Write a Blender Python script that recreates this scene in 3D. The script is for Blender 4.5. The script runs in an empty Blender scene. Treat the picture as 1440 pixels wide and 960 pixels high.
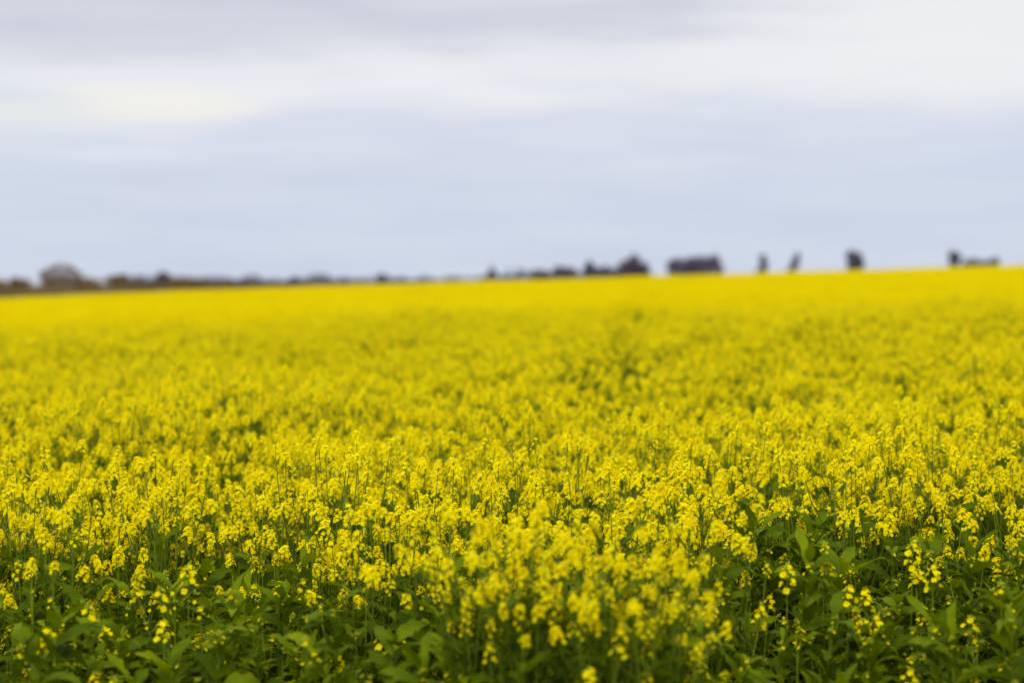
import bpy, math, random
import numpy as np
from mathutils import Vector, Matrix, Euler

R = random.Random(20240917)
scene = bpy.context.scene
COL = scene.collection
PI = math.pi

# ------------------------------------------------------------------ camera figures
EYE = 1.80
FPX = 2000.0            # focal length in photo pixels (50 mm on 36 mm, 1440 px)
HOR = 402.0             # photo row of the level horizon
CROP_END = 250.0

def sstep(a, b, v):
    t = min(1.0, max(0.0, (v - a) / (b - a)))
    return t * t * (3 - 2 * t)

def crop_end(x):
    return CROP_END + 6 * math.sin(x * 0.031) + 3 * math.sin(x * 0.11 + 1)

def terr(x, y):
    xc = x - (.0055 * min(0.0, max(-110.0, x) + 20) ** 2)
    if abs(x) > 110:
        s = 1 if x > 0 else -1
        xc = s * (110 + 60 * math.tanh((abs(x) - 110) / 60.0))
    rise = 0.0300 * xc * sstep(-30, 30, y + 30) + 0.0060 * max(0.0, min(y, CROP_END))
    rise += 0.10 * math.sin(y * 0.021 + 0.6) * sstep(20, 90, y) * math.sin(x * 0.017 + 0.9)
    t = sstep(CROP_END + 3, CROP_END + 90, y)
    return rise * (1 - t) - 0.0 * t

def at(px, dist):                       # sideways metres of a photo column at a distance
    return (px - 720.0) / FPX * dist

# ------------------------------------------------------------------ materials
def newmat(name):
    m = bpy.data.materials.new(name); m.use_nodes = True
    nt = m.node_tree; nt.nodes.clear()
    return m, nt, nt.nodes, nt.links

def mapping(nt, scale, coord='Object'):
    tc = nt.nodes.new('ShaderNodeTexCoord'); mp = nt.nodes.new('ShaderNodeMapping')
    mp.inputs['Scale'].default_value = scale if hasattr(scale, '__len__') else (scale,) * 3
    nt.links.new(tc.outputs[coord], mp.inputs['Vector'])
    return mp.outputs['Vector']

def noise(nt, vec, scale, detail=3.0, rough=0.55):
    n = nt.nodes.new('ShaderNodeTexNoise')
    n.inputs['Scale'].default_value = scale; n.inputs['Detail'].default_value = detail
    n.inputs['Roughness'].default_value = rough
    if vec is not None: nt.links.new(vec, n.inputs['Vector'])
    return n.outputs['Fac']

def ramp(nt, fac, stops):
    r = nt.nodes.new('ShaderNodeValToRGB'); e = r.color_ramp.elements
    while len(e) > 1: e.remove(e[-1])
    e[0].position = stops[0][0]; e[0].color = (*stops[0][1], 1)
    for p, c in stops[1:]:
        k = e.new(p); k.color = (*c, 1)
    nt.links.new(fac, r.inputs['Fac'])
    return r.outputs['Color']

def leafy_shader(name, stops, nscale, transl, rough, spec=0.35, tint=(1.0, 1.0, 1.0), geo_random=True, bump=0.0):
    m, nt, N, L = newmat(name)
    vec = mapping(nt, 1.0)
    f = noise(nt, vec, nscale, 3)
    oi = N.new('ShaderNodeObjectInfo')
    ge = N.new('ShaderNodeNewGeometry')
    mix = N.new('ShaderNodeMath'); mix.operation = 'MULTIPLY_ADD'
    L.new(ge.outputs['Random Per Island'], mix.inputs[0]); mix.inputs[1].default_value = 0.55
    L.new(f, mix.inputs[2])
    m2 = N.new('ShaderNodeMath'); m2.operation = 'MULTIPLY_ADD'
    L.new(oi.outputs['Random'], m2.inputs[0]); m2.inputs[1].default_value = 0.25
    L.new(mix.outputs[0], m2.inputs[2])
    sc = N.new('ShaderNodeMath'); sc.operation = 'MULTIPLY_ADD'
    L.new(m2.outputs[0], sc.inputs[0]); sc.inputs[1].default_value = 0.9; sc.inputs[2].default_value = -0.32
    colr = ramp(nt, sc.outputs[0], stops)
    p = N.new('ShaderNodeBsdfPrincipled')
    L.new(colr, p.inputs['Base Color'])
    p.inputs['Roughness'].default_value = rough
    p.inputs['Specular IOR Level'].default_value = spec
    if bump:
        b = N.new('ShaderNodeBump'); b.inputs['Strength'].default_value = bump
        b.inputs['Distance'].default_value = 0.004
        L.new(noise(nt, vec, nscale * 6, 2), b.inputs['Height'])
        L.new(b.outputs['Normal'], p.inputs['Normal'])
    tr = N.new('ShaderNodeBsdfTranslucent')
    tm = N.new('ShaderNodeVectorMath'); tm.operation = 'MULTIPLY'
    L.new(colr, tm.inputs[0]); tm.inputs[1].default_value = tint
    L.new(tm.outputs[0], tr.inputs['Color'])
    ms = N.new('ShaderNodeMixShader'); ms.inputs[0].default_value = transl
    L.new(p.outputs[0], ms.inputs[1]); L.new(tr.outputs[0], ms.inputs[2])
    o = N.new('ShaderNodeOutputMaterial'); L.new(ms.outputs[0], o.inputs['Surface'])
    return m

M_PETAL = leafy_shader('petal_yellow', [(0.0, (0.81, 0.62, 0.001)), (0.45, (0.91, 0.795, 0.002)), (1.0, (0.93, 0.875, 0.012))],
                       35, 0.48, 0.8, 0.02, (1.05, 1.0, 0.6))
M_BUD = leafy_shader('bud_green_yellow', [(0.0, (0.22, 0.30, 0.012)), (1.0, (0.50, 0.50, 0.02))], 60, 0.2, 0.6, 0.25)
M_STEM = leafy_shader('stem_green', [(0.0, (0.070, 0.105, 0.006)), (0.6, (0.115, 0.165, 0.010)), (1.0, (0.18, 0.22, 0.010))], 12, 0.12, 0.7, 0.05)
M_LEAF = leafy_shader('leaf_green', [(0.0, (0.028, 0.050, 0.0005)), (0.5, (0.076, 0.118, 0.001)), (1.0, (0.22, 0.27, 0.002))],
                      9, 0.32, 0.7, 0.06, (1.5, 1.4, 0.3), bump=0.5)
MATS = [M_PETAL, M_BUD, M_STEM, M_LEAF]
PET, BUD, STM, LEF = 0, 1, 2, 3

# ------------------------------------------------------------------ geometry buffer
class Geo:
    def __init__(s): s.v = []; s.f = []; s.m = []; s.n = 0
    def add(s, verts, faces, mat):
        o = s.n
        s.v.append(np.asarray(verts, dtype=float).reshape(-1, 3))
        s.f.extend([tuple(i + o for i in f) for f in faces])
        s.m.extend([mat] * len(faces)); s.n += len(verts)
    def merge(s, g, mtx=None):
        if g.n == 0: return
        v = np.concatenate(g.v)
        if mtx is not None:
            M = np.array(mtx); v = v @ M[:3, :3].T + M[:3, 3]
        o = s.n
        s.v.append(v); s.f.extend([tuple(i + o for i in f) for f in g.f]); s.m.extend(g.m); s.n += len(v)
    def mesh(s, name, mats, smooth=True):
        me = bpy.data.meshes.new(name)
        v = np.concatenate(s.v)
        lens = np.array([len(f) for f in s.f], dtype=np.int32)
        flat = np.fromiter((i for f in s.f for i in f), dtype=np.int32, count=int(lens.sum()))
        me.vertices.add(len(v)); me.vertices.foreach_set('co', v.astype(np.float32).ravel())
        me.loops.add(len(flat)); me.loops.foreach_set('vertex_index', flat)
        me.polygons.add(len(lens))
        st = np.zeros(len(lens), dtype=np.int32); st[1:] = np.cumsum(lens)[:-1]
        me.polygons.foreach_set('loop_start', st); me.polygons.foreach_set('loop_total', lens)
        for m in mats: me.materials.append(m)
        me.polygons.foreach_set('material_index', np.array(s.m, dtype=np.int32) if len(mats) > 1 else np.zeros(len(lens), dtype=np.int32))
        me.polygons.foreach_set('use_smooth', np.full(len(lens), smooth))
        me.update(calc_edges=True)
        return me

def tube(g, pts, rads, sides, mat):
    pts = [Vector(p) for p in pts]; V = []; F = []
    for i, p in enumerate(pts):
        d = (pts[min(i + 1, len(pts) - 1)] - pts[max(i - 1, 0)]).normalized()
        a = d.cross(Vector((0.3, 0.95, 0.05))).normalized(); b = d.cross(a)
        for k in range(sides):
            t = 2 * PI * k / sides
            V.append(p + (a * math.cos(t) + b * math.sin(t)) * rads[i])
    for i in range(len(pts) - 1):
        for k in range(sides):
            k2 = (k + 1) % sides
            F.append((i * sides + k, i * sides + k2, (i + 1) * sides + k2, (i + 1) * sides + k))
    F.append(tuple((len(pts) - 1) * sides + k for k in range(sides)))
    g.add([tuple(v) for v in V], F, mat)

def frame_from(d, spin=0.0):
    d = Vector(d).normalized()
    q = d.to_track_quat('Z', 'Y').to_matrix().to_4x4()
    return q @ Matrix.Rotation(spin, 4, 'Z')

# ------------------------------------------------------------------ one flower, one raceme
def flower_geo(r, size, simple=False):
    g = Geo()
    open_ = r.uniform(0.25, 0.95)          # cup angle above horizontal
    if simple:
        for k in range(2):
            a = k * PI / 2 + r.uniform(-.3, .3); c, s = math.cos(a), math.sin(a)
            w = size * 0.5
            up = size * 0.35
            g.add([(-c * w, -s * w, up), (s * w * .7, -c * w * .7, 0), (c * w, s * w, up), (-s * w * .7, c * w * .7, 0.0)], [(0, 1, 2, 3)], PET)
        return g
    for k in range(4):
        a = k * PI / 2 + r.uniform(-.15, .15)
        if r.random() < 0.04: continue
        e1 = open_ + r.uniform(-.2, .2); e2 = e1 - 0.55
        L1, L2 = size * .26, size * .27
        W1, W2 = size * .25, size * .30
        c, s = math.cos(a), math.sin(a)
        def P(u, w, z): return (c * u - s * w, s * u + c * w, z)
        u1, z1 = L1 * math.cos(e1), L1 * math.sin(e1)
        u2, z2 = u1 + L2 * math.cos(e2), z1 + L2 * math.sin(e2)
        g.add([P(0, -size * .03, 0), P(0, size * .03, 0), P(u1, W1, z1 + .001), P(u1, -W1, z1 + .001), P(u2, W2 * .8, z2), P(u2, -W2 * .8, z2), P(u2 + size * .05, 0, z2)],
              [(0, 3, 2, 1), (3, 5, 6, 4, 2)], PET)
    z = size * .2; w = size * .05
    g.add([(w, 0, 0), (-w * .5, w * .87, 0), (-w * .5, -w * .87, 0), (0, 0, z)], [(0, 1, 3), (1, 2, 3), (2, 0, 3)], BUD)
    return g

def bud_geo(g, p, d, L, w):
    F4 = frame_from(d); V = []
    prof = [(0, .35), (.4, 1.0), (.8, .75), (1.0, .1)]
    for t, q in prof:
        for k in range(4):
            a = k * PI / 2
            V.append(tuple(Vector(p) + F4.to_3x3() @ Vector((math.cos(a) * w * q, math.sin(a) * w * q, L * t))))
    F = [(i * 4 + k, i * 4 + (k + 1) % 4, (i + 1) * 4 + (k + 1) % 4, (i + 1) * 4 + k) for i in range(3) for k in range(4)]
    g.add(V, F, BUD)

def raceme(r, n, length, spread, size=0.0128, simple=False, pods=0, buds=9):
    """flower spike that grows up from its origin: loose flowers below, a packed head, buds on top"""
    g = Geo()
    lean = Vector((r.uniform(-.12, .12), r.uniform(-.12, .12), 1)).normalized()
    tip = lean * length
    if not simple: tube(g, [(0, 0, 0), tuple(lean * length * .5), tuple(tip)], [.0014, .0011, .0007], 3, STM)
    ga = 2.39996; a = r.uniform(0, 6)
    for i in range(n):
        t = (i + .5) / n
        t = 1 - (1 - t) ** 1.35 if n > 12 else t
        a += ga + r.uniform(-.5, .5)
        ped = spread * (1.05 - .45 * t) * r.uniform(.8, 1.2)
        el = .25 + .75 * t + r.uniform(-.15, .15)
        d = Vector((math.cos(a) * math.cos(el), math.sin(a) * math.cos(el), math.sin(el)))
        base = lean * (length * t * .96)
        p = base + d * ped
        if not simple and r.random() < .8: tube(g, [tuple(base), tuple(p)], [.0006, .0005], 3, STM)
        fd = (d + Vector((r.uniform(-.35, .35), r.uniform(-.35, .35), r.uniform(.0, .7)))).normalized()
        M = Matrix.Translation(p) @ frame_from(fd, r.uniform(0, 6))
        g.merge(flower_geo(r, size * r.uniform(.8, 1.12), simple), M)
    if not simple:
        for i in range(buds):
            a += ga; el = r.uniform(.5, 1.4)
            d = Vector((math.cos(a) * math.cos(el), math.sin(a) * math.cos(el), math.sin(el)))
            p = tip + d * r.uniform(.002, .010)
            bud_geo(g, p, d, r.uniform(.004, .0065), .0016)
    return g

def pods_geo(g, r, p0, p1, n):
    p0, p1 = Vector(p0), Vector(p1); a = r.uniform(0, 6)
    for i in range(n):
        a += 2.4; b = p0.lerp(p1, (i + .5) / n); el = r.uniform(.4, .9)
        d = Vector((math.cos(a) * math.cos(el), math.sin(a) * math.cos(el), math.sin(el)))
        L = r.uniform(.02, .045)
        tube(g, [tuple(b), tuple(b + d * .012), tuple(b + d * .014), tuple(b + d * (.014 + L))], [.0005, .0005, .0013, .0004], 3, STM)

# ------------------------------------------------------------------ leaf
def leaf(g, r, base, yaw, el, L, W, lobed, bend, petiole=0.2):
    NT = 13 if lobed else 9
    S = (-1, -.55, 0, .55, 1)
    V = []; pos = Vector(base); step = L / NT; ang = el
    ph = r.uniform(0, 6); twist = r.uniform(-1.1, 1.1); ph2 = r.uniform(0, 6)
    yw = yaw; kinks = r.uniform(2.6, 3.6)
    for i in range(NT + 1):
        t = i / NT
        if t < petiole: w = W * (.05 + .02 * t)
        else:
            u = (t - petiole) / (1 - petiole)
            w = W * (math.sin(PI * min(1, u ** .75 * .97 + .02)) ** .75)
            if lobed: w *= 1 - .62 * abs(math.sin(kinks * PI * u)) * (1 - u * .8)
            w = max(w * r.uniform(.72, 1.22), W * .04)
        d = Vector((math.cos(yw) * math.cos(ang), math.sin(yw) * math.cos(ang), math.sin(ang)))
        side = Vector((-math.sin(yw), math.cos(yw), 0))
        up = side.cross(d) * -1
        if up.z < 0 and ang < PI / 2: up = -up
        tw = twist * t
        side2 = side * math.cos(tw) + up * math.sin(tw); up2 = up * math.cos(tw) - side * math.sin(tw)
        skew = r.uniform(-.12, .12)
        for s in S:
            wave = math.sin(t * 15 + ph + (1.7 if s > 0 else 0)) * .13 * w * abs(s)
            wave += math.sin(t * 6 + ph2 + s) * .08 * w * abs(s)
            wave += r.uniform(-.12, .12) * W
            V.append(tuple(pos + side2 * (s * w * (1 + skew * s)) + d * (abs(s) * W * r.uniform(-.12, .16)) + up2 * (abs(s) ** 1.2 * w * .34 + wave)))
        ang -= bend / NT * (0.5 + 1.3 * t)
        yw += r.uniform(-.06, .06)
        pos = pos + d * step
    F = [(i * 5 + k, i * 5 + k + 1, (i + 1) * 5 + k + 1, (i + 1) * 5 + k) for i in range(NT) for k in range(4)]
    g.add(V, F, LEF)

# ------------------------------------------------------------------ shared racemes
RAC_FULL = [raceme(R, R.randint(24, 36), R.uniform(.030, .056), R.uniform(.014, .020)) for _ in range(7)]
RAC_LOOSE = [raceme(R, R.randint(9, 17), R.uniform(.026, .058), R.uniform(.013, .019)) for _ in range(5)]
RAC_BUD = [raceme(R, R.choice((0, 0, 1, 2, 4)), R.uniform(.02, .03), .010, .011, buds=16) for _ in range(5)]
RAC_SIMPLE = [raceme(R, 22, R.uniform(.06, .10), .024, .0175, simple=True) for _ in range(4)]
RACS = {'full': RAC_FULL, 'loose': RAC_LOOSE, 'bud': RAC_BUD, 'simple': RAC_SIMPLE}

def plant(r, h, kind):
    """-> (stem Geo, leaf Geo, [(raceme kind, index, matrix)])"""
    st, lf, heads = Geo(), Geo(), []
    bushy = kind == 'leafy'
    lx, ly = r.uniform(-.06, .06), r.uniform(-.06, .06)
    def axis(z):
        t = z / h
        return Vector((lx * t * t + .012 * math.sin(z * 9 + lx * 60), ly * t * t + .012 * math.cos(z * 8 + ly * 50), z))
    hz = {'flower': 1.0, 'leafy': .93, 'tall': 1.0, 'far': 1.0, 'sprig': 1.0, 'clump': 1.0}[kind]
    top = h * hz
    zs = [top * i / 8 for i in range(9)]
    tube(st, [tuple(axis(z)) for z in zs], [.0052 * (1 - .78 * (z / top)) for z in zs], 5, STM)
    # leaves
    nl = {'flower': 17, 'leafy': 50, 'tall': 8, 'far': 5, 'sprig': 13, 'clump': 20}[kind]
    a = r.uniform(0, 6)
    z0, z1 = {'flower': (.30, .84), 'leafy': (.28, .97), 'tall': (.3, .72), 'far': (.45, .82), 'sprig': (.25, .8), 'clump': (.35, .80)}[kind]
    for i in range(nl):
        t = (i + r.uniform(0, .8)) / nl
        z = h * (z0 + (z1 - z0) * t)
        a += 2.4 + r.uniform(-.4, .4)
        if t < .62 if bushy else t < .4:
            L = r.uniform(.06, .165); W = L * r.uniform(.15, .30)
            leaf(lf, r, axis(z), a, r.uniform(.3, 1.05), L, W, True, r.uniform(.5, 2.5), .28)
        else:
            L = r.uniform(.05, .125); W = L * r.uniform(.11, .20)
            leaf(lf, r, axis(z), a, r.uniform(.55, 1.2), L, W, False, r.uniform(.5, 1.9), .04)
    # branches
    nb = {'flower': r.randint(8, 11), 'leafy': r.randint(2, 4), 'tall': r.randint(3, 4), 'far': 6, 'sprig': 2, 'clump': r.randint(10, 13)}[kind]
    a = r.uniform(0, 6)
    for i in range(nb):
        t = (i + r.uniform(0, 1)) / nb
        zb = h * ((.46 + .40 * t) if not bushy else (.4 + .45 * t))
        a += 2.4 + r.uniform(-.3, .3)
        out = r.uniform(.05, .15)
        zt = h * r.uniform(.84, 1.0) if not bushy else h * r.uniform(.72, 1.0)
        if kind == 'clump': zb = h * (.62 + .28 * t); zt = h * r.uniform(.86, 1.0)
        zt = max(zt, zb + .07)
        p0 = axis(zb); dx, dy = math.cos(a), math.sin(a)
        p3 = p0 + Vector((dx * out, dy * out, zt - zb))
        p1 = p0 + Vector((dx * out * .5, dy * out * .5, (zt - zb) * .25)); p2 = p0 + Vector((dx * out * .85, dy * out * .85, (zt - zb) * .62))
        tube(st, [tuple(p) for p in (p0, p1, p2, p3)], [.0026, .0021, .0017, .0012], 4, STM)
        if kind != 'far':
            leaf(lf, r, p0, a, r.uniform(.4, .9), r.uniform(.06, .12), r.uniform(.012, .022), False, r.uniform(.6, 1.8), .04)
            if r.random() < .6:
                leaf(lf, r, p1, a + r.uniform(-1, 1), r.uniform(.5, 1.1), r.uniform(.04, .08), r.uniform(.007, .013), False, r.uniform(.4, 1.4), .04)
        k = {'flower': 'full' if r.random() < .62 else 'loose', 'tall': 'loose', 'far': 'simple',
             'leafy': 'bud', 'sprig': 'loose', 'clump': 'full' if r.random() < .4 else 'loose'}[kind]
        if kind in ('flower', 'tall') and r.random() < .5: pods_geo(st, r, p2, p3, r.randint(3, 7))
        heads.append((k, r.randrange(len(RACS[k])), Matrix.Translation(p3) @ frame_from(p3 - p2, r.uniform(0, 6)) @ Matrix.Scale(r.uniform(.85, 1.2) * (1 if kind == 'far' else 1.05 if kind == 'sprig' else .84), 4)))
    tp = axis(top)
    k = {'flower': 'full', 'tall': 'bud', 'far': 'simple', 'leafy': 'bud', 'sprig': 'loose', 'clump': 'full'}[kind]
    heads.append((k, r.randrange(len(RACS[k])), Matrix.Translation(tp) @ frame_from(tp - axis(top * .9), r.uniform(0, 6)) @ Matrix.Scale(r.uniform(1.0, 1.3) * (1 if kind == 'far' else 1.15 if kind == 'sprig' else .84), 4)))
    if kind == 'tall': pods_geo(st, r, axis(top * .82), tp, 12)
    return st, lf, heads

def joined(p):
    g = Geo(); g.merge(p[0]); g.merge(p[1])
    for k, i, m in p[2]: g.merge(RACS[k][i], m)
    return g

PLANTS = {'flower': [plant(R, R.uniform(1.10, 1.24), 'flower') for _ in range(9)],
          'leafy': [plant(R, R.uniform(.98, 1.12), 'leafy') for _ in range(8)],
          'clump': [plant(R, R.uniform(1.36, 1.42), 'clump') for _ in range(5)],
          'tall': [plant(R, R.uniform(1.24, 1.33), 'tall') for _ in range(2)],
          'sprig': [plant(R, R.uniform(.96, 1.02), 'sprig') for _ in range(4)],
          'far': [plant(R, R.uniform(1.08, 1.24), 'far') for _ in range(5)]}

# ------------------------------------------------------------------ object helpers
def link(o): COL.objects.link(o); return o
def tag(o, label=None, cat=None, group=None, kind=None):
    if label: o['label'] = label
    if cat: o['category'] = cat
    if group: o['group'] = group
    if kind: o['kind'] = kind
    return o

HEAD_MESH = {k: [g.mesh('flower_head', MATS) for g in v] for k, v in RACS.items() if k != 'simple'}
PART_MESH = {k: [(p[0].mesh('stem', [M_STEM]), p[1].mesh('leaves', [M_LEAF]), p[2]) for p in v] for k, v in PLANTS.items() if k != 'far'}

def put_plant(kind, idx, x, y, rz, s, label, group, tilt=(0, 0)):
    root = bpy.data.objects.new('canola_plant', None); root.empty_display_size = .05
    link(root); root.location = (x, y, terr(x, y)); root.rotation_euler = (tilt[0], tilt[1], rz); root.scale = (s, s, s)
    tag(root, label, 'canola plant', group)
    sm, lm, heads = PART_MESH[kind][idx]
    for nm, me in (('stem', sm), ('leaves', lm)):
        o = bpy.data.objects.new(nm, me); link(o); o.parent = root
    for k, i, m in heads:
        o = bpy.data.objects.new('flower_head', HEAD_MESH[k][i]); link(o); o.parent = root; o.matrix_local = m
    return root

# ------------------------------------------------------------------ layout of the crop
from mathutils import noise as mn
GAPS = []      # (x, y, rx, ry) thin spots seen in the photo
def canopy_hit(px, py, ch=1.15):
    """ground position where the photo ray meets the crop's top"""
    sx, sz = (px - 720) / FPX, (HOR - py) / FPX
    d = 3.0
    while d < CROP_END:
        if EYE + sz * d <= terr(sx * d, d) + ch: return sx * d, d
        d *= 1.004
    return sx * d, d
for px, py, w, k in [(862, 500, 46, 2.0), (845, 528, 16, 1.0), (952, 443, 40, 2.2), (885, 441, 22, 1.1), (842, 441, 20, 1.1), (1112, 490, 22, .6),
                     (1382, 436, 42, 1.6), (1345, 431, 24, 1.0), (345, 548, 20, .8), (1060, 520, 20, .8),
                     (906, 412, 30, 1.0), (1012, 474, 24, .7), (640, 535, 20, .7), (1245, 470, 26, .7)]:
    x, y = canopy_hit(px, py)
    GAPS.append((x, y, w / FPX * y * .55 + .10, y * .09 * k))

def in_track(x, y):        # wheel tracks of the sprayer running away to the skyline
    return abs(x - (-.8 + .125 * y)) if y > 8 else 99.0
def in_gap(x, y, r):
    if y < 57 and y > 8 and in_track(x, y) < .17 and mn.noise(Vector((x * .5, y * .35, 11))) > -.12: return True
    for gx, gy, rx, ry in GAPS:
        q = ((x - gx) / rx) ** 2 + ((y - gy) / ry) ** 2
        if q < 1: return True
    return False

def front_edge(x):
    dip = .24 * math.exp(-((x - .10) / .42) ** 4)          # the crop bulges towards the camera under the clump
    return 3.10 - dip + .06 * math.sin(x * 3.1 + .5) + .05 * math.sin(x * 9)

taken = []
# --- plants one can single out: (px, py of the topmost cluster, distance, kind, label)
HEROES = [
    (271, 800, 3.50, 'sprig', 0, 'low canola plant with two bright clusters stacked, alone among the leaves at lower left'),
    (118, 890, 3.30, 'sprig', 1, 'short canola plant with small pale flower clusters near the bottom left corner'),
    (232, 838, 3.42, 'sprig', 2, 'short loose flowered canola plant just left of the bright double cluster'),
    (988, 938, 3.15, 'sprig', 3, 'lowest canola plant, one small yellow head at the bottom edge right of centre'),
    (1280, 770, 3.60, 'sprig', 0, 'canola plant with a rounded yellow head standing out of the leaves at right'),
    (1322, 812, 3.45, 'sprig', 1, 'canola plant with loose drooping flowers below the rounded head at right'),
    (1172, 792, 3.55, 'sprig', 2, 'canola plant with a lopsided yellow head between the leaves, right of the blurred clump'),
    (1222, 842, 3.40, 'sprig', 3, 'canola plant with a sparse flower head low among the leaves at right'),
    (1241, 885, 3.25, 'sprig', 1, 'short canola plant with a tiny yellow head among broad leaves at lower right'),
    (1106, 800, 3.45, 'sprig', 0, 'slim canola plant with few flowers just right of the blurred clump'),
    (1045, 744, 3.55, 'flower', 2, 'many headed canola plant rising above the leaf line right of the blurred clump'),
    (52, 660, 3.75, 'flower', 5, 'tall canola plant with twin heads above the leaves near the left edge'),
    (30, 745, 3.55, 'flower', 6, 'canola plant with loose flowers reaching down to the leaves at the left edge'),
]
HGROUP = 'canola plants that stand out of the front leaves'
hero_specs = []
for px, py, d, kind, idx, lab in HEROES:
    x = at(px, d); ztop = EYE + (HOR - py) / FPX * d
    sm, lm, heads = PART_MESH[kind][idx]
    tm = heads[-1][2].translation
    s = (ztop - terr(x, d)) / (tm.z + .05)
    hero_specs.append((kind, idx, x - 0.0, d, 0.0, s, lab))
    taken.append((x, d))

near = []      # individually built plants
def far_enough(x, y, dmin):
    return all((x - a) ** 2 + (y - b) ** 2 > dmin * dmin for a, b in taken)

# --- the tall blurred clump at bottom centre, nearest to the camera
CLUMP = [(642, 706, 3.02), (672, 728, 3.05), (705, 694, 3.12), (722, 738, 3.00), (757, 715, 2.95), (768, 752, 2.92), (802, 692, 3.15), (808, 768, 2.95),
         (845, 758, 3.02), (882, 722, 2.92), (878, 775, 2.94), (925, 772, 2.90), (955, 757, 2.86), (905, 780, 2.96), (655, 776, 3.05), (700, 765, 3.0), (938, 784, 2.95)]
CL_LAB = 'tall out of focus canola plant in the yellow clump at the bottom centre'
clump_specs = []
for i, (px, py, d) in enumerate(CLUMP):
    x = at(px, d); ztop = EYE + (HOR - py) / FPX * d
    idx = i % 5
    tm = PART_MESH['clump'][idx][2][-1][2].translation
    clump_specs.append(('clump', idx, x, d, R.uniform(-3, 3), (ztop - terr(x, d)) / (tm.z + .06), CL_LAB)); taken.append((x, d))

# --- leafy plants at the feet of the clump
skirt = []
for i, px in enumerate((560, 605, 648, 690, 735, 778, 822, 866, 905, 950)):
    d = 2.80 + .07 * ((i * 7) % 3); skirt.append((at(px, d), d, True)); taken.append((at(px, d), d))
# --- rows: leafy front belt, then flowering plants up to the limit of individuals
def belt_depth(x):          # how far back the leafy belt reaches, read from the photo
    px = x / 3.6 * FPX + 720
    k = [(-200, 3.86), (0, 3.78), (60, 3.70), (200, 3.84), (330, 3.86), (440, 3.76), (520, 3.62), (640, 3.50), (800, 3.45), (930, 3.6), (1000, 3.84), (1180, 4.0), (1300, 3.95), (1440, 3.86), (1700, 3.86)]
    for (a, va), (b, vb) in zip(k, k[1:]):
        if px <= b: return va + (vb - va) * max(0, (px - a) / (b - a))
    return 3.86

rr = random.Random(77)
rows = []
y = 3.10
tries = 0
while len(rows) < 9000 and tries < 400000:
    tries += 1
    d = 2.66 + 2.9 * rr.random() ** .85
    hw = .385 * d + .10
    x = rr.uniform(-hw, hw)
    if d < front_edge(x): continue
    leafy = d < belt_depth(x) + rr.gauss(-.03, .12)
    if all((x - a) ** 2 + (d - b) ** 2 > (.082 if leafy else .114) ** 2 for a, b in taken):
        taken.append((x, d)); rows.append((x, d, leafy))
    if tries > 30000: break
rows.sort(key=lambda q: q[1])
N_IND = 286 - len(hero_specs) - len(clump_specs)
ind, rest_near = skirt + rows[:N_IND], rows[N_IND:]
print('rows', len(rows), 'individual reach', ind[-1][1] if ind else None)

for sp in hero_specs: put_plant(*sp[:6], sp[6], HGROUP)
for sp in clump_specs: put_plant(*sp[:6], sp[6], 'tall canola plants of the blurred clump', (rr.uniform(-.05, .05), rr.uniform(-.05, .05)))

def choose(r, leafy, d):
    if leafy and r.random() < .05: return 'sprig', r.randrange(4), r.uniform(.82, 1.04)
    if leafy: return 'leafy', r.randrange(8), r.uniform(.80, 1.05) * (1 - .08 * max(0, 3.6 - d))
    if r.random() < .015: return 'tall', r.randrange(2), r.uniform(.96, 1.04)
    return 'flower', r.randrange(9), r.uniform(.92, 1.06)

LAB_LEAFY = 'leafy green canola plant with few or no flowers, in the front belt of the crop'
LAB_FLOW = 'evenly flowering yellow canola plant in the dense rows just behind the leafy front belt'
for x, d, leafy in ind:
    kind, idx, s = choose(rr, leafy, d)
    put_plant(kind, idx, x, d, rr.uniform(-PI, PI), s, LAB_LEAFY if leafy else LAB_FLOW,
              'leafy canola plants of the front belt' if leafy else 'flowering canola plants of the first rows',
              (rr.uniform(-.09, .09), rr.uniform(-.09, .09)))

# ------------------------------------------------------------------ the rest of the crop: one object, countless plants
protos = bpy.data.collections.new('canola_sources')
order = []
def add_proto(geo, name):
    me = geo.mesh(name, MATS); o = bpy.data.objects.new('source_%02d' % len(order), me); protos.objects.link(o); order.append(o)
for p in PLANTS['flower']: add_proto(joined(p), 'canola')          # 0..8
for p in PLANTS['tall']: add_proto(joined(p), 'canola')            # 9,10
for p in PLANTS['leafy']: add_proto(joined(p), 'canola')           # 11..18
for p in PLANTS['far']: add_proto(joined(p), 'canola')             # 19..23
FARG = [joined(p) for p in PLANTS['far']]
PATCH = 2.0
for k in range(4):                                                  # 24..27 : two metre squares of crop
    g = Geo()
    n = 7
    for i in range(n):
        for j in range(n):
            px_, py_ = ((i + R.uniform(0, 1)) / n - .5) * PATCH, ((j + R.uniform(0, 1)) / n - .5) * PATCH
            s = R.uniform(.90, 1.08)
            g.merge(R.choice(FARG), Matrix.Translation((px_, py_, 0)) @ Matrix.Rotation(R.uniform(0, 6.28), 4, 'Z') @ Matrix.Scale(s, 4))
    add_proto(g, 'canola_patch')

P, ROT, SCL, IDX = [], [], [], []
def inst(x, y, rot, s, i):
    P.append((x, y, terr(x, y))); ROT.append(rot); SCL.append(s); IDX.append(i)

from mathutils import noise as mn
def undul(x, y):
    q = mn.noise(Vector((x * 1.1, y * .8, 3.0))) * .10 + mn.noise(Vector((x * .28, y * .16, 7.0))) * .08 if y < 60 else mn.noise(Vector((x * .09, y * .04, 1.0))) * .10
    return undul0(x, y) + q
def undul0(x, y):         # gentle swells of crop height
    return 1 + .05 * math.sin(x * .9 + 1.3 * math.sin(y * .31)) * math.sin(y * .55 + .7) + .04 * math.sin(x * .23 + y * .11) * math.sin(y * .05 + 1)

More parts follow.
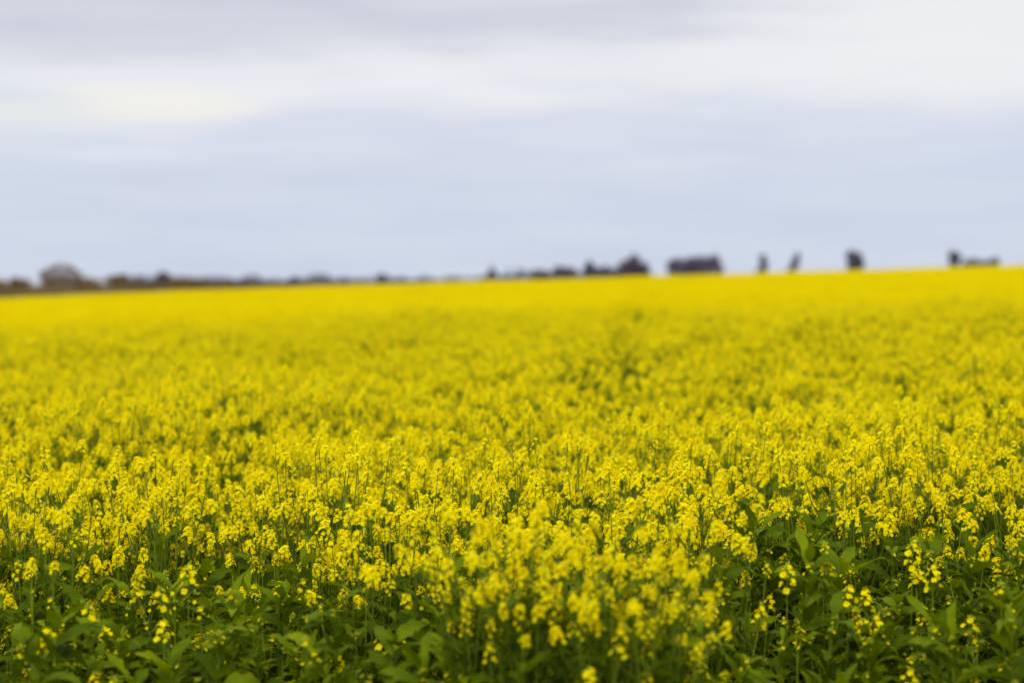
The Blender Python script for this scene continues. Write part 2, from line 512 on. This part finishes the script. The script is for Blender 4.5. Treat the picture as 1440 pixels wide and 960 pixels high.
for x, d, leafy in rest_near:
    kind, idx, s = choose(rr, leafy, d)
    if in_gap(x, d, rr): continue
    inst(x, d, (rr.gauss(0, .09), rr.gauss(0, .09), rr.uniform(-PI, PI)), s, {'flower': 0, 'tall': 9, 'leafy': 11, 'sprig': 11}[kind] + idx)
# beside the view near the front (seen only from a step aside)
def scatter(y0, y1, halfw, dens, fn):
    y = y0
    step = 1 / math.sqrt(dens)
    while y < y1:
        hw = halfw(y); n = int(2 * hw / step)
        for i in range(n):
            x = -hw + (i + rr.random()) * 2 * hw / n; yy = y + rr.uniform(0, step)
            fn(x, yy)
        y += step
last_y = max(q[1] for q in rows)
def side_fn(x, y):
    if abs(x) < .385 * y + .10 or y < front_edge(x): return
    lf = y < belt_depth(x)
    kind, idx, s = choose(rr, lf, y)
    inst(x, y, (rr.gauss(0, .09), rr.gauss(0, .09), rr.uniform(-PI, PI)), s, {'flower': 0, 'tall': 9, 'leafy': 11, 'sprig': 11}[kind] + idx)
scatter(3.0, 5.6, lambda y: .45 * y + 1.2, 42, side_fn)
def mid_fn(x, y):
    if in_gap(x, y, rr):
        inst(x, y, (rr.uniform(-.2, .2), rr.uniform(-.2, .2), rr.uniform(-PI, PI)), rr.uniform(.55, .80), 11 + rr.randrange(8)); return
    if rr.random() < .012: i, s = 9 + rr.randrange(2), rr.uniform(.9, 1.02)
    else: i, s = rr.randrange(9), rr.uniform(.90, 1.07)
    inst(x, y, (rr.gauss(0, .09), rr.gauss(0, .09), rr.uniform(-PI, PI)), s * undul(x, y), i)
scatter(5.55, 22, lambda y: .43 * y + 1.5, 52, mid_fn)
def far_fn(x, y):
    if in_gap(x, y, rr):
        inst(x, y, (0, 0, rr.uniform(-PI, PI)), rr.uniform(.55, .80), 11 + rr.randrange(8)); return
    inst(x, y, (rr.gauss(0, .09), rr.gauss(0, .09), rr.uniform(-PI, PI)), rr.uniform(.90, 1.08) * undul(x, y), 19 + rr.randrange(5))
scatter(22, 56, lambda y: .43 * y + 1.5, 26, far_fn)
y = 57.0
while y < CROP_END + 12:
    hw = .44 * y + 3; x = -hw
    while x < hw:
        xx, yy = x + rr.uniform(-.12, .12), y + rr.uniform(-.12, .12)
        if yy < crop_end(xx) and not in_gap(xx, yy, rr):
            sc_ = undul(xx, yy) * rr.uniform(.95, 1.05) * (.90 if in_track(xx, yy) < 1.0 else 1)
            inst(xx, yy, (0, -math.atan((terr(xx + 1, yy) - terr(xx - 1, yy)) / 2), 0), sc_, 24 + rr.randrange(4))
        x += PATCH * .97
    y += PATCH * .97
print('crop instances', len(P))

me = bpy.data.meshes.new('canola_crop'); me.from_pydata(P, [], [])
at_ = me.attributes.new('rot', 'FLOAT_VECTOR', 'POINT'); at_.data.foreach_set('vector', np.array(ROT, dtype=np.float32).ravel())
at_ = me.attributes.new('scl', 'FLOAT', 'POINT'); at_.data.foreach_set('value', np.array(SCL, dtype=np.float32))
at_ = me.attributes.new('idx', 'INT', 'POINT'); at_.data.foreach_set('value', np.array(IDX, dtype=np.int32))
crop = link(bpy.data.objects.new('canola_crop', me))
tag(crop, 'dense yellow flowering canola crop covering the field to the skyline', 'canola crop', None, 'stuff')
for m in MATS: me.materials.append(m)
ng = bpy.data.node_groups.new('crop_scatter', 'GeometryNodeTree')
ng.interface.new_socket('Geometry', in_out='INPUT', socket_type='NodeSocketGeometry')
ng.interface.new_socket('Geometry', in_out='OUTPUT', socket_type='NodeSocketGeometry')
gi, go = ng.nodes.new('NodeGroupInput'), ng.nodes.new('NodeGroupOutput')
iop = ng.nodes.new('GeometryNodeInstanceOnPoints'); ci = ng.nodes.new('GeometryNodeCollectionInfo')
ci.inputs['Collection'].default_value = protos; ci.inputs['Separate Children'].default_value = True; ci.inputs['Reset Children'].default_value = True
def nattr(name, typ):
    n = ng.nodes.new('GeometryNodeInputNamedAttribute'); n.data_type = typ; n.inputs['Name'].default_value = name
    return n.outputs['Attribute']
ng.links.new(gi.outputs[0], iop.inputs['Points']); ng.links.new(ci.outputs[0], iop.inputs['Instance'])
iop.inputs['Pick Instance'].default_value = True
ng.links.new(nattr('idx', 'INT'), iop.inputs['Instance Index'])
er = ng.nodes.new('FunctionNodeEulerToRotation'); ng.links.new(nattr('rot', 'FLOAT_VECTOR'), er.inputs[0])
ng.links.new(er.outputs[0], iop.inputs['Rotation'])
ng.links.new(nattr('scl', 'FLOAT'), iop.inputs['Scale'])
ng.links.new(iop.outputs[0], go.inputs[0])
md = crop.modifiers.new('scatter', 'NODES'); md.node_group = ng

# ------------------------------------------------------------------ ground
def axis_list(vals):
    out = []
    for a, b, n in vals: out += [a + (b - a) * i / n for i in range(n)]
    return out + [vals[-1][1]]
XS = axis_list([(-7000, -1000, 8), (-1000, -160, 14), (-160, 160, 110), (160, 1000, 14), (1000, 7000, 8)])
YS = axis_list([(-300, -20, 7), (-20, 60, 50), (60, 360, 90), (360, 1200, 14), (1200, 9000, 10)])
gv = [(x, y, terr(x, y)) for y in YS for x in XS]; nx = len(XS)
gf = [(j * nx + i, j * nx + i + 1, (j + 1) * nx + i + 1, (j + 1) * nx + i) for j in range(len(YS) - 1) for i in range(nx - 1)]
gm = bpy.data.meshes.new('ground'); gm.from_pydata(gv, [], gf); gm.polygons.foreach_set('use_smooth', [True] * len(gf))
m, nt, N, L = newmat('soil_and_pasture')
vec = mapping(nt, 1.0)
c1 = ramp(nt, noise(nt, vec, 1.6, 8, .65), [(0.3, (.030, .024, .012)), (.5, (.045, .050, .014)), (.7, (.075, .085, .02))])
c2 = ramp(nt, noise(nt, vec, .012, 6, .6), [(0.35, (.075, .055, .02)), (.5, (.10, .09, .025)), (.68, (.06, .085, .02))])
sx = N.new('ShaderNodeSeparateXYZ'); L.new(vec, sx.inputs[0])
mr = N.new('ShaderNodeMapRange'); mr.inputs['From Min'].default_value = 244; mr.inputs['From Max'].default_value = 275
L.new(sx.outputs['Y'], mr.inputs['Value'])
mx = N.new('ShaderNodeMix'); mx.data_type = 'RGBA'; L.new(mr.outputs[0], mx.inputs['Factor']); L.new(c1, mx.inputs['A']); L.new(c2, mx.inputs['B'])
p = N.new('ShaderNodeBsdfPrincipled'); p.inputs['Roughness'].default_value = .95; p.inputs['Specular IOR Level'].default_value = .1
L.new(mx.outputs['Result'], p.inputs['Base Color'])
b = N.new('ShaderNodeBump'); b.inputs['Strength'].default_value = .6; b.inputs['Distance'].default_value = .05
L.new(noise(nt, vec, 9, 6, .7), b.inputs['Height']); L.new(b.outputs[0], p.inputs['Normal'])
o = N.new('ShaderNodeOutputMaterial'); L.new(p.outputs[0], o.inputs['Surface'])
gm.materials.append(m)
g_ = link(bpy.data.objects.new('ground', gm)); tag(g_, 'soil and dull pasture under and beyond the crop', 'ground', None, 'structure')

# ------------------------------------------------------------------ trees
def crown_mat(name, a, b):
    return leafy_shader(name, [(0, a), (1, b)], .25, .15, .8, .15)
M_CR_BROWN = crown_mat('crown_brown_olive', (.10, .066, .028), (.21, .135, .055))
M_CR_RUST = crown_mat('crown_rusty', (.13, .075, .035), (.25, .15, .065))
M_CR_DARK = crown_mat('crown_dark_hazed', (.090, .072, .112), (.18, .145, .205))  # lifted towards purple: distance haze painted into the crown colour
M_CR_BLUE = crown_mat('crown_blue_hazed', (.070, .080, .120), (.15, .16, .215))  # blue of the far air put into the foliage colour, no haze volume
m, nt, N, L = newmat('bark_grey')
p = N.new('ShaderNodeBsdfPrincipled'); p.inputs['Roughness'].default_value = .9
L.new(ramp(nt, noise(nt, mapping(nt, (3, 3, .7)), 1.2, 5), [(.3, (.09, .075, .065)), (.7, (.24, .21, .19))]), p.inputs['Base Color'])
o = N.new('ShaderNodeOutputMaterial'); L.new(p.outputs[0], o.inputs['Surface']); M_BARK = m

def clump_cards(g, r, c, rad, n, size):
    cx, cy, cz = c; V = []; F = []
    for i in range(n):
        while True:
            u = Vector((r.uniform(-1, 1), r.uniform(-1, 1), r.uniform(-1, 1)))
            if .1 < u.length < 1: break
        u = u * (.55 + .45 * r.random()) / max(u.length, .5) if r.random() < .6 else u
        p = Vector((cx + u.x * rad[0], cy + u.y * rad[1], cz + u.z * rad[2]))
        q = Euler((r.uniform(0, 6), r.uniform(0, 6), r.uniform(0, 6))).to_matrix()
        s = size * r.uniform(.5, 1.25); k = len(V)
        for a, b_ in ((-1, 0), (-.1, -.45), (1, 0), (.1, .45)):
            V.append(tuple(p + q @ Vector((a * s, b_ * s, 0))))
        V.append(tuple(p + q @ Vector((0, 0, .25 * s))))
        F += [(k, k + 1, k + 4), (k + 1, k + 2, k + 4), (k + 2, k + 3, k + 4), (k + 3, k, k + 4)]
    g.add(V, F, 0)

def tree(name, px, dist, top_px, w_px, blobs, cmat, label, group, cat='tree', n=900, leaf_s=.42, trunk=True):
    """blobs: (u across -1..1, v height 0..1, ru, rv) in units of half width and height"""
    x = at(px, dist); z0 = terr(x, dist); H = EYE + (HOR - top_px) / FPX * dist - z0; hw = w_px / 2 / FPX * dist
    r = random.Random(int(px * 7 + top_px))
    root = link(bpy.data.objects.new(name, None)); root.location = (x, dist, z0); tag(root, label, cat, group)
    g = Geo(); tot = sum(b_[2] * b_[3] for b_ in blobs); tg = Geo()
    forks = []
    for u, v, ru, rv in blobs:
        cy = r.uniform(-.35, .35) * hw
        c = Vector((u * hw, cy, v * H)); rx, rz = ru * hw, rv * H
        k = 5
        for j in range(k):              # each mass is several ragged tufts
            a = 2 * PI * j / k + r.random(); q = r.uniform(.3, .62)
            cc = (c.x + math.cos(a) * rx * q, c.y + r.uniform(-.5, .5) * rx, c.z + math.sin(a) * rz * q)
            rr_ = r.uniform(.42, .62)
            clump_cards(g, r, cc, (rx * rr_, rx * rr_, rz * rr_), int(2.2 * n * ru * rv / tot / k) + 10, leaf_s * 1.25)
        forks.append(c)
    if trunk:
        tr = max(.16, H * .028); fk = Vector((r.uniform(-.06, .06) * hw, 0, H * .32))
        tube(tg, [(0, 0, -.3), tuple(fk * .5 + Vector((.1, 0, 0))), tuple(fk)], [tr * 1.3, tr, tr * .8], 8, 0)
        for c in forks:
            mid = fk.lerp(c, .5) + Vector((r.uniform(-.3, .3), r.uniform(-.3, .3), r.uniform(0, .5)))
            tube(tg, [tuple(fk), tuple(mid), tuple(c)], [tr * .6, tr * .4, tr * .12], 5, 0)
        o = link(bpy.data.objects.new('trunk', tg.mesh('trunk', [M_BARK]))); o.parent = root
    o = link(bpy.data.objects.new('crown', g.mesh('crown', [cmat], smooth=False))); o.parent = root
    return root

LOWR = [(-.6, .72, .45, .26), (0, .78, .5, .22), (.55, .70, .5, .24), (.1, .55, .9, .2), (-.4, .5, .6, .2)]
ROUND = [(-.45, .62, .55, .28), (.42, .60, .58, .28), (0, .78, .6, .24), (-.1, .5, .7, .25)]
LOW = [(-.6, .55, .5, .4), (.0, .63, .6, .40), (.6, .52, .5, .38), (.2, .3, .7, .28), (-.3, .25, .7, .25)]
GL, GR = 'scrubby trees along the far edge behind the crop', 'dark trees on the skyline at right'
# left part of the skyline
tree('tree', -12, 520, 392, 50, LOW, M_CR_BROWN, 'low brown scrubby tree cut by the left edge of the photo', GL)
tree('tree', 28, 520, 390, 30, LOW, M_CR_BROWN, 'small brown tree between the left edge and the pale domed tree', GL)
dome = [(math.cos(a) * .84, .50 + .42 * math.sin(a), .24, .15) for a in [PI * k / 8 for k in range(-1, 10)]] + [(-.5, .3, .35, .2), (.4, .3, .35, .2)]
dome_tree = tree('tree', 85, 500, 373, 60, dome, M_CR_RUST, 'wide domed tree with a thin rim of foliage round a pale pinkish middle', GL, n=230)
pg = Geo(); pr = random.Random(4)
for bx, bz in ((-4.2, 4.2), (-1.5, 5.0), (1.6, 5.0), (4.2, 4.0), (0, 3.2), (-3, 2.8), (3, 2.6)): clump_cards(pg, pr, (bx, 0, bz), (2.5, 2.0, 1.9), 190, .55)
mp_ = crown_mat('foliage_pale_pinkish', (.26, .20, .18), (.42, .35, .32))
po = link(bpy.data.objects.new('inner_foliage', pg.mesh('inner_foliage', [mp_], smooth=False))); po.parent = dome_tree; po['label'] = 'pale pinkish inner foliage under the darker rim'
tree('tree', 124, 520, 391, 36, LOW, M_CR_RUST, 'low rusty bush right beside the pale domed tree', GL)
tree('tree', 166, 500, 385, 44, ROUND, M_CR_BROWN, 'round olive brown tree between the domed tree and the long brown hedge', GL)
tree('tree', 200, 530, 397, 34, LOW, M_CR_RUST, 'low rusty bush right of the round olive brown tree', GL)
tree('tree', 229, 510, 381, 22, ROUND, M_CR_DARK, 'dark pointed treetop rising at the left end of the long brown hedge', GL)
tree('tree', 262, 520, 389, 60, LOW, M_CR_BROWN, 'broad flat topped brown tree beside the dark pointed treetop', GL)
tree('tree', 306, 560, 395, 44, LOW, M_CR_BROWN, 'low brown bush where the hedge thins out to the right', GL)
tree('tree', 345, 600, 391, 56, LOW, M_CR_DARK, 'long low dark grey tree over the thin part of the hedge', GL)
tree('tree', 388, 620, 393, 40, LOW, M_CR_DARK, 'low dark grey bush left of the small bump on the skyline', GL)
tree('tree', 416, 700, 388, 18, ROUND, M_CR_BLUE, 'tiny bump of a tree on the left half of the skyline', GL, n=110, leaf_s=.6)
tree('tree', 536, 700, 384, 20, ROUND, M_CR_BLUE, 'small faint tree alone on the low middle of the skyline', GL, n=110, leaf_s=.6)
tree('tree', 692, 700, 374, 18, ROUND, M_CR_BLUE, 'small bluish tree at the start of the right hand tree group', GR, n=110, leaf_s=.6)
# middle and right, each seen over the crest of the crop
tree('tree', 762, 600, 378, 30, LOWR, M_CR_DARK, 'lowest ragged tree where the right hand tree group thins out to the left', GR)
tree('tree', 795, 560, 373, 36, LOWR, M_CR_DARK, 'low ragged tree left of the small pointed blue tree', GR)
tree('tree', 829, 540, 364, 17, ROUND, M_CR_BLUE, 'small pointed blue green tree just left of the large dome tree', GR)
tree('tree', 852, 560, 373, 36, LOWR, M_CR_DARK, 'low tree joining the pointed blue tree to the large dome tree', GR)
tree('tree', 890, 520, 357, 50, [(0, .80, .5, .2), (-.5, .62, .5, .22), (.5, .62, .5, .22), (0, .6, .7, .25), (-.6, .42, .4, .2), (.6, .42, .4, .2)], M_CR_DARK,
     'large dome shaped dark purple brown tree on the skyline', GR, n=1500)
FLAT = [(-.6, .74, .55, .24), (0, .80, .6, .2), (.6, .74, .55, .24), (-.35, .52, .8, .3), (.35, .52, .8, .3)]
tree('tree', 958, 520, 361, 42, FLAT, M_CR_DARK, 'left tree of the wide dark pair right of the dome tree', GR, n=1300)
tree('tree', 988, 520, 357, 48, FLAT, M_CR_DARK, 'right and taller tree of the wide dark pair', GR, n=1500)
tree('tree', 1072, 520, 356, 17, [(0, .84, .6, .14), (.1, .66, .75, .18), (-.1, .48, .9, .2), (0, .3, 1.0, .2)], M_CR_BLUE, 'slim upright tree, first of the two small lone trees', GR)
tree('tree', 1114, 520, 355, 22, [(.55, .88, .45, .12), (.25, .70, .55, .16), (-.15, .50, .65, .18), (-.3, .34, .8, .2)], M_CR_BLUE, 'slim tree leaning to the right, second of the two small lone trees', GR)
tree('tree', 1201, 500, 351, 28, [(-.35, .8, .6, .18), (.35, .8, .6, .18), (-.3, .62, .65, .2), (.35, .6, .6, .2), (0, .45, .6, .15)], M_CR_BLUE,
     'squarish dark blue tree standing alone on the skyline', GR, n=1400)
tree('tree', 1342, 500, 350, 24, [(0, .82, .7, .16), (-.2, .66, .7, .16), (.2, .52, .7, .18)], M_CR_BLUE, 'tall tree at the left end of the low group far right', GR, n=1200)
tree('tree', 1366, 520, 361, 26, LOWR, M_CR_DARK, 'low tree in the middle of the group at far right', GR)
tree('tree', 1384, 520, 364, 20, LOWR, M_CR_DARK, 'lowest bush between the trees of the group at far right', GR)
tree('tree', 1398, 500, 360, 18, ROUND, M_CR_BLUE, 'small rounded tree at the right end of the group far right', GR)
tree('tree', 1436, 620, 371, 22, LOWR, M_CR_BLUE, 'faint low bush at the right edge of the photo', GR)

def mass(name, x0px, x1px, dist, hfun, cmat, label, cat, dens, leaf_s):
    g = Geo(); r = random.Random(int(dist))
    xa, xb = at(x0px, dist), at(x1px, dist); n = int((xb - xa) * dens)
    for i in range(n):
        x = xa + (xb - xa) * (i + r.random()) / n; d = dist + r.uniform(-12, 12); h = hfun(x / dist * FPX + 720) * r.uniform(.65, 1.1)
        w = h * r.uniform(.6, 1.1)
        clump_cards(g, r, (x, d, terr(x, d) + h * .5), (w, w, h * .5), 60, leaf_s)
    o = link(bpy.data.objects.new(name, g.mesh(name, [cmat], smooth=False))); tag(o, label, cat, None, 'stuff')
mass('undergrowth', -60, 520, 470, lambda p: (4.6 if p < 300 else 3.9) + .6 * math.sin(p * .06), M_CR_RUST, 'continuous brown scrub under the trees along the left skyline', 'scrub', .35, .5)
mass('undergrowth', -80, 330, 300, lambda p: 2.3 + .5 * math.sin(p * .09), M_CR_BROWN, 'low brown weeds along the far left edge of the crop', 'weeds', 1.0, .35)
mass('treeline', 180, 915, 1000, lambda p: 8.6 + 1.0 * math.sin(p * .045) + .8 * math.sin(p * .13) + 5.0 * sstep(600, 760, p), M_CR_BLUE, 'faint far off line of woodland along the middle of the skyline', 'woodland', .26, 1.9)

# ------------------------------------------------------------------ sky and light
SUN_EL, SUN_AZ = math.radians(52), math.radians(200)   # behind and a little to the left of the camera
w = bpy.data.worlds.new('World'); scene.world = w; w.use_nodes = True
nt = w.node_tree; N, L = nt.nodes, nt.links; N.clear()
sky = N.new('ShaderNodeTexSky'); sky.sky_type = 'NISHITA'; sky.sun_disc = False
sky.sun_elevation = SUN_EL; sky.sun_rotation = SUN_AZ; sky.air_density = 1; sky.dust_density = 2
tc = N.new('ShaderNodeTexCoord'); sep = N.new('ShaderNodeSeparateXYZ'); L.new(tc.outputs['Generated'], sep.inputs[0])
def math_n(op, a, b=None, c=None):
    n = N.new('ShaderNodeMath'); n.operation = op
    for i, v in enumerate((a, b, c)):
        if v is None: continue
        if isinstance(v, (int, float)): n.inputs[i].default_value = v
        else: L.new(v, n.inputs[i])
    return n.outputs[0]
def wnoise(scale_xyz, scale, detail, off=(0, 0, 0)):
    mp = N.new('ShaderNodeMapping'); mp.inputs['Scale'].default_value = scale_xyz; mp.inputs['Location'].default_value = off
    L.new(tc.outputs['Generated'], mp.inputs['Vector'])
    return noise(nt, mp.outputs[0], scale, detail, .5)
n1 = wnoise((1, 1, 6.5), 3.2, 5, (.3, .1, .2))
n2 = wnoise((1, 1, 8), 9, 6, (2.3, 0, .7))
n4 = wnoise((1, 1, 7), 7, 7, (7.3, 2, 4.7))
n3 = wnoise((1, 1, 4), 1.6, 2, (5.1, 0, 1.7))
# elevation of the ray, warped by slow noise so that the bands waver
e = math_n('ADD', sep.outputs['Z'], math_n('MULTIPLY', math_n('SUBTRACT', n1, .5), .10))
e = math_n('ADD', e, math_n('MULTIPLY', math_n('SUBTRACT', n2, .5), .045))
e = math_n('ADD', e, math_n('MULTIPLY', sep.outputs['X'], -.028))
base = ramp(nt, math_n('MULTIPLY', e, 4.0), [
    (0.00, (.650, .710, .835)), (0.16, (.625, .695, .825)), (0.32, (.660, .715, .835)), (0.40, (.710, .750, .855)),
    (0.46, (.790, .805, .880)), (0.55, (.850, .855, .895)), (0.63, (.820, .828, .875)), (0.70, (.690, .705, .785)), (0.78, (.650, .670, .755)),
    (0.84, (.700, .720, .790)), (1.0, (.78, .79, .83))])
shade = ramp(nt, n4, [(.30, (.945, .95, .965)), (.5, (1, 1, 1)), (.70, (1.045, 1.04, 1.025))])
sm_ = N.new('ShaderNodeVectorMath'); sm_.operation = 'MULTIPLY'; L.new(base, sm_.inputs[0]); L.new(shade, sm_.inputs[1]); base = sm_.outputs[0]
# a thicker, brighter part of the cloud towards the upper right, creamy patch at left
def blob(x, z, sx, sz, fac):
    a = math_n('POWER', math_n('DIVIDE', math_n('SUBTRACT', sep.outputs['X'], x), sx), 2)
    b_ = math_n('POWER', math_n('DIVIDE', math_n('SUBTRACT', sep.outputs['Z'], z), sz), 2)
    q = math_n('ADD', math_n('ADD', a, b_), math_n('MULTIPLY', math_n('SUBTRACT', n2, .5), 1.6))
    n = N.new('ShaderNodeMapRange'); n.interpolation_type = 'SMOOTHSTEP'
    n.inputs['From Min'].default_value = 1.3; n.inputs['From Max'].default_value = .0; n.inputs['To Max'].default_value = fac
    L.new(q, n.inputs['Value']); return n.outputs[0]
def mixc(f, a, col):
    n = N.new('ShaderNodeMix'); n.data_type = 'RGBA'
    if isinstance(f, (int, float)): n.inputs['Factor'].default_value = f
    else: L.new(f, n.inputs['Factor'])
    L.new(a, n.inputs['A'])
    if isinstance(col, tuple): n.inputs['B'].default_value = (*col, 1)
    else: L.new(col, n.inputs['B'])
    return n.outputs['Result']
c = mixc(blob(.30, .18, .17, .07, .85), base, (.89, .89, .90))
c = mixc(blob(-.235, .124, .075, .014, .85), c, (.93, .91, .83))
c = mixc(blob(-.33, .114, .10, .009, .8), c, (.90, .89, .83))
c = mixc(blob(-.36, .085, .12, .06, .4), c, (.60, .70, .82))
# overhead: bright uneven overcast
over = ramp(nt, n3, [(.3, (1.5, 1.52, 1.57)), (.7, (2.25, 2.25, 2.25))])
hi = N.new('ShaderNodeMapRange'); hi.inputs['From Min'].default_value = .24; hi.inputs['From Max'].default_value = .60; L.new(sep.outputs['Z'], hi.inputs['Value'])
c = mixc(hi.outputs[0], c, over)
mul = N.new('ShaderNodeVectorMath'); mul.operation = 'SCALE'; L.new(c, mul.inputs[0]); mul.inputs['Scale'].default_value = 10.0
fin = mixc(.95, sky.outputs[0], mul.outputs[0])
bg = N.new('ShaderNodeBackground'); bg.inputs['Strength'].default_value = .1; L.new(fin, bg.inputs['Color'])
wo = N.new('ShaderNodeOutputWorld'); L.new(bg.outputs[0], wo.inputs['Surface'])

sd = bpy.data.lights.new('sun', 'SUN'); sd.energy = 1.5; sd.angle = math.radians(12); sd.color = (1, .955, .88)
so = link(bpy.data.objects.new('sun', sd))
dirv = Vector((math.sin(SUN_AZ) * math.cos(SUN_EL), math.cos(SUN_AZ) * math.cos(SUN_EL), math.sin(SUN_EL)))
so.rotation_euler = dirv.to_track_quat('Z', 'Y').to_euler(); so.location = dirv * 50

# ------------------------------------------------------------------ camera
cd = bpy.data.cameras.new('camera'); cd.lens = 50; cd.sensor_width = 36; cd.clip_start = .05; cd.clip_end = 30000
cd.dof.use_dof = True; cd.dof.focus_distance = 4.1; cd.dof.aperture_fstop = 1.45; cd.dof.aperture_blades = 9
co = link(bpy.data.objects.new('camera', cd)); co.location = (0, 0, EYE)
co.rotation_euler = (PI / 2 - math.atan((480 - HOR) / FPX), 0, 0)
scene.camera = co

scene.view_settings.view_transform = 'Standard'; scene.view_settings.look = 'None'
scene.view_settings.exposure = 0; scene.view_settings.gamma = 1
scene.render.engine = 'CYCLES'
scene.cycles.use_denoising = True
scene.cycles.denoiser = 'OPENIMAGEDENOISE'
scene.cycles.denoising_input_passes = 'RGB_ALBEDO_NORMAL'
scene.cycles.denoising_prefilter = 'ACCURATE'
scene.cycles.max_bounces = 6; scene.cycles.diffuse_bounces = 3; scene.cycles.transmission_bounces = 3; scene.cycles.glossy_bounces = 2
scene.cycles.caustics_reflective = False; scene.cycles.caustics_refractive = False
